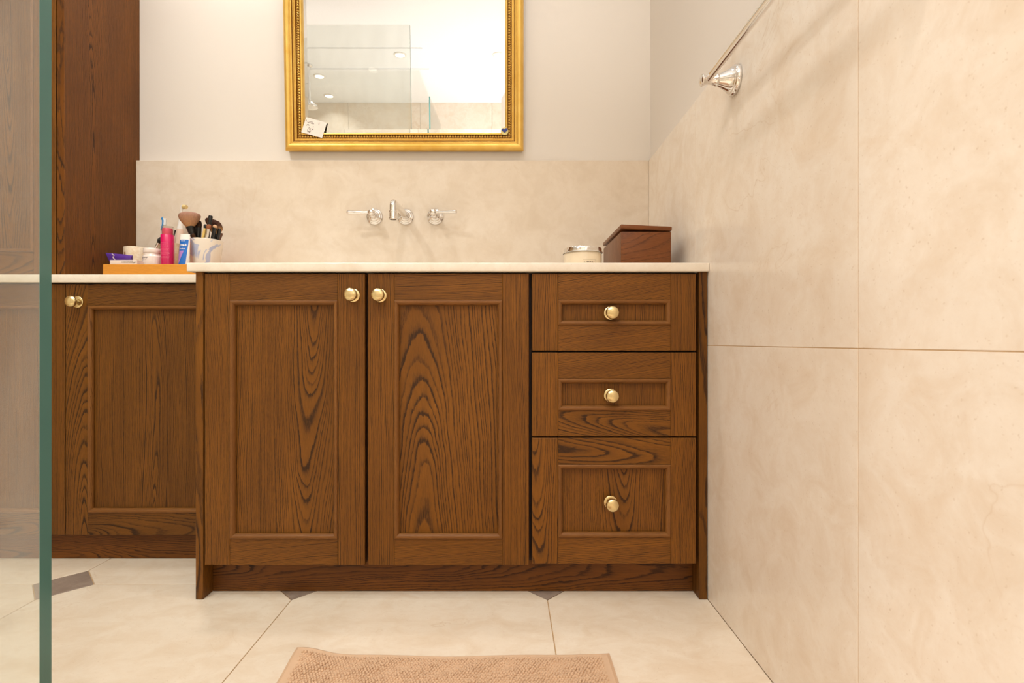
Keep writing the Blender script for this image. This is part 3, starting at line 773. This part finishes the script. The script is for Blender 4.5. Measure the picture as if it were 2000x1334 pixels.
# pink pump bottle
KY = 1.685; kr = .0195; kc = at(327.3, 500, KY)
M['pink'] = plain('magenta_plastic', srgb(208, 12, 92), .25, var=.01, coat=.3); M['pink_pale'] = plain('rose_print', srgb(226, 96, 134), .4)
t = thing('pink_bottle', 'cylindrical magenta pump bottle with clear cap in the tray', 'bottle', (kc.x, KY, IZ))
kz = fz(459.5, KY) - IZ; kt = fz(443, KY) - IZ
T = Matrix.Translation((kc.x, KY, IZ))
obj('bottle_body', lathe_bm([(0, 0), (kr * .96, 0), (kr, .002), (kr, kz - .001), (kr * .97, kz), (0, kz)], 48, T), M['pink'], t, True)
M['pump_pink'] = plain('pump_pink', srgb(216, 70, 96), .35)
obj('pump_head', lathe_bm([(0, kz + .0002), (kr * .80, kz + .0002), (kr * .80, kt - .009), (kr * .72, kt - .006), (0, kt - .0055)], 40, T), M['pump_pink'], t, True)
obj('clear_cap', lathe_bm([(kr * .96, kz + .0005), (kr * .96, kt - .002), (kr * .92, kt), (0, kt)], 40, T, close=False), M['clear'], t, True)
bm = bmesh.new()
def lines(z, w_, h, x0=-.0155):
    f_ = wrapc(kc.x, KY, z, kr + .0003, .0); strip(bm, f_, x0, x0 + w_, -h / 2, h / 2, 6)
o_ = text_bm('REFINE & BLUR', .0042, wrapc(kc.x, KY, fz(476.5, KY), kr + .0003), bold=.0001); me = bpy.data.meshes.new('t'); o_.to_mesh(me); o_.free(); bm.from_mesh(me)
for py in (480.3, 483, 487, 489.6, 492, 494.4, 496.8, 499.2, 503.0, 505.2):
    x = -.0155
    while x < .0135:
        w_ = R.uniform(.002, .0055); lines(fz(py, KY), w_, .0016, x); x += w_ + .0011
obj('lettering', bm, M['pink_pale'], t)

# toothpaste tube standing on its cap
AY = 1.640
M['paste_blue'] = plain('paste_blue', srgb(28, 104, 190), .28, var=.01); M['lilac'] = plain('lilac_patch', srgb(172, 128, 196), .35)
t = thing('toothpaste_tube', 'blue and white toothpaste tube standing upright beside marbled cup', 'toothpaste', at(360, 516, AY))
def TPt(u, v, dy=0):
    """u 0..1 across, v 0..1 up"""
    l = at(346.5 + 6 * v, 0, AY).x; r_ = at(369.5 + 1.5 * v, 0, AY).x
    z0_, z1_ = IZ, fz(454.5, AY); z = z0_ + (z1_ - z0_) * v
    th = .0150 * (1 - v) ** .8 + .0012
    yy = AY + .012 - th * math.sin(math.pi * min(1, max(0, u))) ** .6 + dy + .010 * v
    return Vector(((l + (r_ - l) * u) * (AY + .012 + .010 * v) / AY, yy, z))
def tube_face(u0, u1, v0, v1, dy, nu=12, nv=14, shape=None):
    bm = bmesh.new(); g_ = []
    for j in range(nv + 1):
        v = v0 + (v1 - v0) * j / nv; row = []
        a_, b_ = (u0, u1) if shape is None else shape(v)
        for i in range(nu + 1): row.append(bm.verts.new(TPt(a_ + (b_ - a_) * i / nu, v, dy)))
        g_.append(row)
    for j in range(nv):
        for i in range(nu): bm.faces.new((g_[j][i], g_[j][i + 1], g_[j + 1][i + 1], g_[j + 1][i]))
    return bm
bm = tube_face(0, 1, 0, 1, 0); ext = bmesh.ops.extrude_face_region(bm, geom=bm.faces[:])
for v in [q for q in ext['geom'] if isinstance(q, bmesh.types.BMVert)]: v.co.y = 2 * (AY + .012 + .010 * (v.co.z - IZ) / (fz(454.5, AY) - IZ)) - v.co.y + .0008
obj('tube_body', bm, M['white'], t, True)
obj('blue_print', tube_face(.03, .82, 0.0, .865, -.0004, shape=lambda v: (.02, .74 + .22 * v)), M['paste_blue'], t, True)
obj('lilac_patch', tube_face(0, 0, .27, .60, -.0007, shape=lambda v: (.10 + .02 * (1 - v), .10 + max(.04, 1.35 * (v - .22)))), M['lilac'], t, True)
def tp(u0, v0, ht):
    w_ = (at(370, 0, AY) - at(348, 0, AY)).x
    def f_(x, y): return TPt(u0 + x / w_, v0 + y / (fz(454.5, AY) - IZ), -.0012)
    return f_
M['white_print'] = plain('white_print', srgb(240, 236, 238), .5)
obj('brand_lettering', text_bm('Oral-B', .0100, tp(.45, .735, 0), bold=.00035, spacing=.9), M['white_print'], t)
bm = bmesh.new()
for s, z_, sz in (('Radiant', .645, .0068), ('fresh mint', .835, .0036), ('75ml', .10, .0036)):
    b2 = text_bm(s, sz, tp(.42, z_, 0), bold=.0001); me = bpy.data.meshes.new('t'); b2.to_mesh(me); b2.free(); bm.from_mesh(me)
obj('small_print', bm, M['white_print'], t)['kind'] = 'stuff'

# cream tumbler with toothbrushes
UY = 1.790; uc = at(329.5, 500, UY); ur = .0360
t = thing('toothbrush_tumbler', 'cream marble tumbler standing behind the pink bottle', 'tumbler', (uc.x, UY, IZ))
ut = fz(475.8, UY) - IZ
obj('tumbler_body', lathe_bm([(0, 0), (ur * .98, 0), (ur, .002), (ur, ut), (ur * .90, ut), (ur * .90, .006), (0, .006)], 48, Matrix.Translation((uc.x, UY, IZ))), M['travertine'], t, True)
M['cyan'] = plain('blue_plastic', srgb(36, 132, 200), .3); M['brush_white'] = plain('brush_white', srgb(228, 232, 232), .4)
b0 = Vector((uc.x - .012, UY - .004, IZ + .010))
t = thing('toothbrush', 'blue and white manual toothbrush rising behind the pink bottle', 'toothbrush', b0)
pts = [b0, at(318, 480, UY - .004), at(316.0, 455, UY), at(314.8, 440, UY), at(317.5, 433, UY), at(316.5, 425.5, UY)]
obj('handle', tube_bm(pts[:4] , [.0045, .0042, .0032, .0026], 12), M['brush_white'], t, True)
obj('neck', tube_bm([at(314.9, 450, UY - .003), at(318, 438, UY - .003), at(318.5, 431, UY - .003), at(316.6, 425, UY - .003), at(314.6, 429, UY - .003)], [.0024, .0030, .0032, .0028, .0018], 12), M['cyan'], t, True)
obj('bristles', box_bm(fx(319.5, UY), fx(324.5, UY), UY - .004, UY + .004, fz(440, UY), fz(427, UY), .001), M['brush_white'], t)
t = thing('slim_brush', 'black slim brush with silver ferrule leaning left in tumbler', 'makeup brush', at(309, 480, UY))
q0 = Vector((uc.x + .006, UY - .010, IZ + .012)); q1 = at(309.5, 472, UY - .028); q2 = at(303, 488, UY - .05)
M['black'] = plain('black_plastic', srgb(18, 15, 14), .3, var=.2); M['silver'] = metal('silver_ferrule', (.85, .82, .8), .18)
qa, qb, qc = at(314.5, 463, UY - .045), at(309.5, 474.5, UY - .045), at(303.2, 487, UY - .045)
obj('bristles', tube_bm([qb, qa.lerp(qb, .5), qa], [.0045, .0075, .0020], 14), plain('black_hair', srgb(30, 22, 18), .8), t, True)
obj('ferrule', tube_bm([qc, qb], [.0040, .0045], 14), M['silver'], t, True)
obj('handle', tube_bm([qc + (qc - qb) * 1.25, qc], [.003, .0040], 14), M['black'], t, True)
t = thing('black_stick', 'short black pencil between pink bottle and electric toothbrush', 'pencil', at(341, 460, UY))
obj('shaft', tube_bm([Vector((uc.x + .012, UY + .006, IZ + .010)), at(339.2, 462, UY + .004), at(342.6, 449.5, UY + .002)], [.003, .0030, .0022], 12), M['black'], t, True)

# electric toothbrush
EY = 1.848
M['pinkish'] = plain('blush_plastic', srgb(232, 204, 184), .3)
eb = Vector((fx(347, EY), EY, IZ + .0005))
t = thing('electric_toothbrush', 'white and blush electric toothbrush standing behind the tray items', 'toothbrush', eb)
es = at(351.8, 448, EY); et = at(354.2, 413, EY)
obj('handle', tube_bm([eb, eb.lerp(es, .3), eb.lerp(es, .8), es], [.0150, .0158, .0145, .0110], 24), M['pinkish'], t, True)
obj('collar', tube_bm([es + (et - es) * .005, es.lerp(et, .25), es.lerp(et, .5), es.lerp(et, .75), et], [.0106, .0085, .0062, .0045, .0040], 24), M['white'], t, True)
eh = at(357, 404.5, EY)
obj('head', tube_bm([et, at(354.4, 406, EY), at(355.6, 401, EY)], [.0040, .0048, .0046], 16), M['white'], t, True)
T = frame_to(at(358, 404.0, EY - .003), (1, -.25, -.12))
obj('bristles', lathe_bm([(0, 0), (.0072, 0), (.0074, .006), (.0070, .014), (0, .0145)], 20, T), plain('cream_bristle', srgb(232, 204, 140), .6), t, True)

# blue marbled cup
def marbled():
    m = NT('marbled_glaze'); tc = m.n('TexCoord').outputs['Object']
    n = m.noise(m.vmul(tc, (1, 1, 1.3)), 10, 3, .5, 1.6); n2 = m.noise(tc, 40, 3, .6, 1)
    f_ = m.ramp(n, [(.505, 0), (.53, 1)]); c = m.mix(n2, srgb(160, 168, 200), srgb(196, 200, 216))
    return m.p(Base_Color=m.mix(f_, srgb(232, 222, 208), c), Roughness=.12, Coat_Weight=.5)
M['marbled'] = marbled()
QY = 1.725; qc_ = at(402.0, 500, QY); qt = fz(470, QY) - IZ
t = thing('brush_cup', 'white ceramic cup with pale blue marbling holding makeup brushes', 'cup', (qc_.x, QY, IZ))
rb, rt = .0445, .0520
prof = [(0, 0), (rb * .95, 0), (rb, .003), (rb * 1.0, .03), (rb * 1.02, .06), (rt * .97, qt - .022), (rt, qt - .001), (rt * .985, qt), (rt * .95, qt - .001), (rb * .93, .06), (rb * .90, .006), (0, .006)]
obj('cup_body', lathe_bm(prof, 64, Matrix.Translation((qc_.x, QY, IZ))), M['marbled'], t, True)
cb_ = Vector((qc_.x, QY, IZ + .012))
def hairmat(name, tip, root_, z0_, z1_):
    m = NT(name); pos = m.n('NewGeometry').outputs['Position']; x = m.n('SeparateXYZ'); m.set(x.inputs[0], pos)
    f_ = m.math('DIVIDE', m.math('SUBTRACT', x.outputs[2], z0_), z1_ - z0_, clamp=True)
    n = m.noise(m.vmul(pos, (1, 1, .10)), 420, 2); f2 = m.math('MULTIPLY_ADD', n, .5, m.math('SUBTRACT', f_, .25), clamp=True)
    m.bump(n, 1., .002)
    return m.p(Base_Color=m.mix(m.math('MULTIPLY', n, .42), m.mix(f2, root_, tip), tuple(c * .35 for c in tip)), Roughness=.75, Specular_IOR_Level=.2)
def brush(label, path, hair, mats, name='makeup_brush'):
    """path: list of (part, [(px,py,dY,r)...]) from handle up"""
    first = path[0][1][0]
    t = thing(name, label, 'makeup brush', cb_, 'makeup brushes in the marbled cup')
    for (nm, pts_, mt, flat) in path:
        P = [Vector((cb_.x + q[0], cb_.y + q[1], cb_.z + q[2])) if isinstance(q[3], str) else at(q[0], q[1], QY + q[2]) for q in pts_]
        rads = [q[4] if isinstance(q[3], str) else q[3] for q in pts_]
        obj(nm, tube_bm(P, rads, 22, flat=flat), mt, t, True)
    return t
def lo(x, y, r): return (x, y, 0, 'w', r)
h1 = hairmat('powder_hair', srgb(176, 132, 112), srgb(204, 152, 104), fz(443, 1.70), fz(418, 1.70))
brush('large fluffy brown powder brush, biggest in the marbled cup',
      [('handle', [lo(-.018, -.006, .005), (379.5, 470, -.014, .0065), (376.5, 459, -.016, .0085)], M['black'], 1),
       ('ferrule', [(376.4, 459, -.016, .0105), (373.6, 449, -.018, .0122), (371.9, 443, -.019, .0140)], M['black'], 1),
       ('bristles', [(371.4, 443.5, -.020, .0130), (370.9, 436, -.020, .0230), (370.4, 428, -.020, .0322), (370.2, 422.5, -.020, .0350), (370.0, 418.5, -.020, .0325), (370, 415.8, -.020, .0235), (370, 414.6, -.020, .010)], h1, .75)], 0, 0)
h2 = hairmat('dark_hair', srgb(52, 30, 18), srgb(84, 52, 28), fz(465, 1.70), fz(430, 1.70))
brush('black kabuki brush with dark tip right behind the fluffy brush',
      [('handle', [lo(-.012, .004, .005), (387.5, 470, -.004, .0080), (388.5, 445, -.004, .0085)], M['black'], 1),
       ('bristles', [(388.5, 446, -.004, .0080), (389.6, 438, -.004, .0072), (390.3, 433, -.004, .0050), (390.5, 431.2, -.004, .002)], h2, 1)], 0, 0)
brush('black slim brush leaning behind the large fluffy brush',
      [('handle', [lo(-.012, .022, .004), (382.5, 470, .018, .0060), (384.0, 449, .018, .0060), (385.6, 437, .018, .0065)], M['black'], 1)], 0, 0)
# angled fan brush
t = thing('makeup_brush', 'wide dark brown angled foundation brush at right of marbled cup', 'makeup brush', cb_, 'makeup brushes in the marbled cup')
fb0 = Vector((cb_.x + .012, cb_.y + .01, cb_.z)); fb1 = at(419, 470, QY + .01); fb2 = at(421, 456, QY + .008)
obj('handle', tube_bm([fb0, fb1, fb2], [.004, .007, .009], 16), M['black'], t, True)
def fan(tp_, wd, name, mt, y_, th):
    """tp_: list of (centre px,py, half width vector px)"""
    bm = bmesh.new(); rg = []
    for (cx_, cy_, dx_, dy_, thk) in tp_:
        rg.append([bm.verts.new(at(cx_ + dx_ * math.cos(a_), cy_ + dy_ * math.cos(a_), y_ + thk * math.sin(a_))) for a_ in [2 * math.pi * i / 28 for i in range(28)]])
    for a, b in zip(rg, rg[1:]):
        for i in range(28): bm.faces.new((a[i], a[(i + 1) % 28], b[(i + 1) % 28], b[i]))
    bm.faces.new(rg[0]); bm.faces.new(rg[-1])
    return obj(name, bm, mt, t, True)
h3 = hairmat('fan_hair', srgb(62, 30, 14), srgb(200, 146, 92), fz(452, QY), fz(440, QY))
fan([(421, 457, 7, 1, .008), (420.5, 451, 11, 3, .010), (419.5, 445, 15, 5.5, .012), (418, 440, 17.2, 7.6, .012), (417.6, 435.5, 17.2, 7.8, .011), (418, 431.5, 14.5, 6.2, .009), (419, 429, 9, 3.5, .005)], 0, 'bristles', h3, QY + .008, 0)
brush('thick black eyeliner-shaped handle standing highest at the cup right',
      [('handle', [lo(.0, -.012, .004), (405.0, 470, -.018, .0050), (408.8, 440, -.022, .0058), (411.2, 424, -.022, .0068), (411.6, 421.3, -.022, .0055)], M['black'], 1)], 0, 0)
M['yellow'] = plain('pale_bamboo', srgb(232, 196, 112), .45)
brush('pale yellow handled brush with small dark curl at left of black handle',
      [('handle', [lo(-.004, -.024, .004), (396.3, 468, -.030, .0055), (400.5, 446, -.030, .0040)], M['yellow'], 1),
       ('tip', [(400.3, 446, -.030, .0042), (400.8, 441, -.030, .0050), (401.5, 438.2, -.030, .0025)], M['black'], 1)], 0, 0)
ht = hairmat('tan_hair', srgb(176, 112, 78), srgb(150, 92, 60), fz(446, 1.69), fz(438, 1.69))
brush('small eyeshadow brush with silver ferrule and tan tip',
      [('handle', [lo(.004, -.02, .003), (403.8, 470, -.032, .0045), (404.6, 465, -.034, .0045)], M['black'], 1),
       ('ferrule', [(404.4, 466, -.034, .0048), (406.2, 456, -.034, .0048), (407.4, 447.5, -.034, .0060)], M['silver'], 1),
       ('bristles', [(407.4, 448, -.034, .0058), (408.2, 443, -.034, .0080), (408.8, 439.8, -.034, .0066), (409.0, 438.6, -.034, .003)], ht, 1)], 0, 0)
hp_ = hairmat('pale_hair', srgb(222, 180, 142), srgb(206, 160, 120), fz(446, 1.69), fz(438, 1.69))
brush('black brush with pale peach tip in front of the fan brush',
      [('handle', [lo(.008, -.014, .003), (414.2, 470, -.022, .0055), (418.0, 452, -.026, .0058), (419.6, 444.5, -.028, .0070)], M['black'], 1),
       ('bristles', [(419.6, 445, -.028, .0064), (420.2, 441.5, -.029, .0068), (420.7, 439.5, -.029, .003)], hp_, 1)], 0, 0)
brush('slim black handle at the far right rim of the marbled cup',
      [('handle', [lo(.020, -.004, .003), (424.3, 470, -.008, .0050), (429.0, 447.6, -.016, .0058), (429.3, 446.8, -.016, .004)], M['black'], 1)], 0, 0)
brush('brown wooden brush end outermost at right of the marbled cup',
      [('handle', [lo(.020, .020, .003), (427.0, 470, .014, .0050), (431.0, 458, .014, .0065), (431.8, 455.0, .014, .0050)], plain('brown_wood', srgb(104, 62, 40), .35), 1)], 0, 0)
brush('short brush with silver ferrule and brown tip at left cup rim',
      [('ferrule', [lo(-.016, -.022, .003), (380.8, 470, -.029, .0045), (379.0, 464.0, -.030, .0050)], plain('champagne', srgb(206, 180, 150), .25, .6), 1),
       ('bristles', [(379.0, 464.2, -.030, .0050), (377.6, 459.5, -.031, .0060), (377.2, 456.6, -.031, .003)], h2, 1)], 0, 0)
brush('stubby pale yellow brush end in the middle of the marbled cup',
      [('handle', [lo(-.01, -.026, .003), (386.5, 470, -.036, .0050), (386.8, 464.2, -.036, .0050)], M['yellow'], 1)], 0, 0)
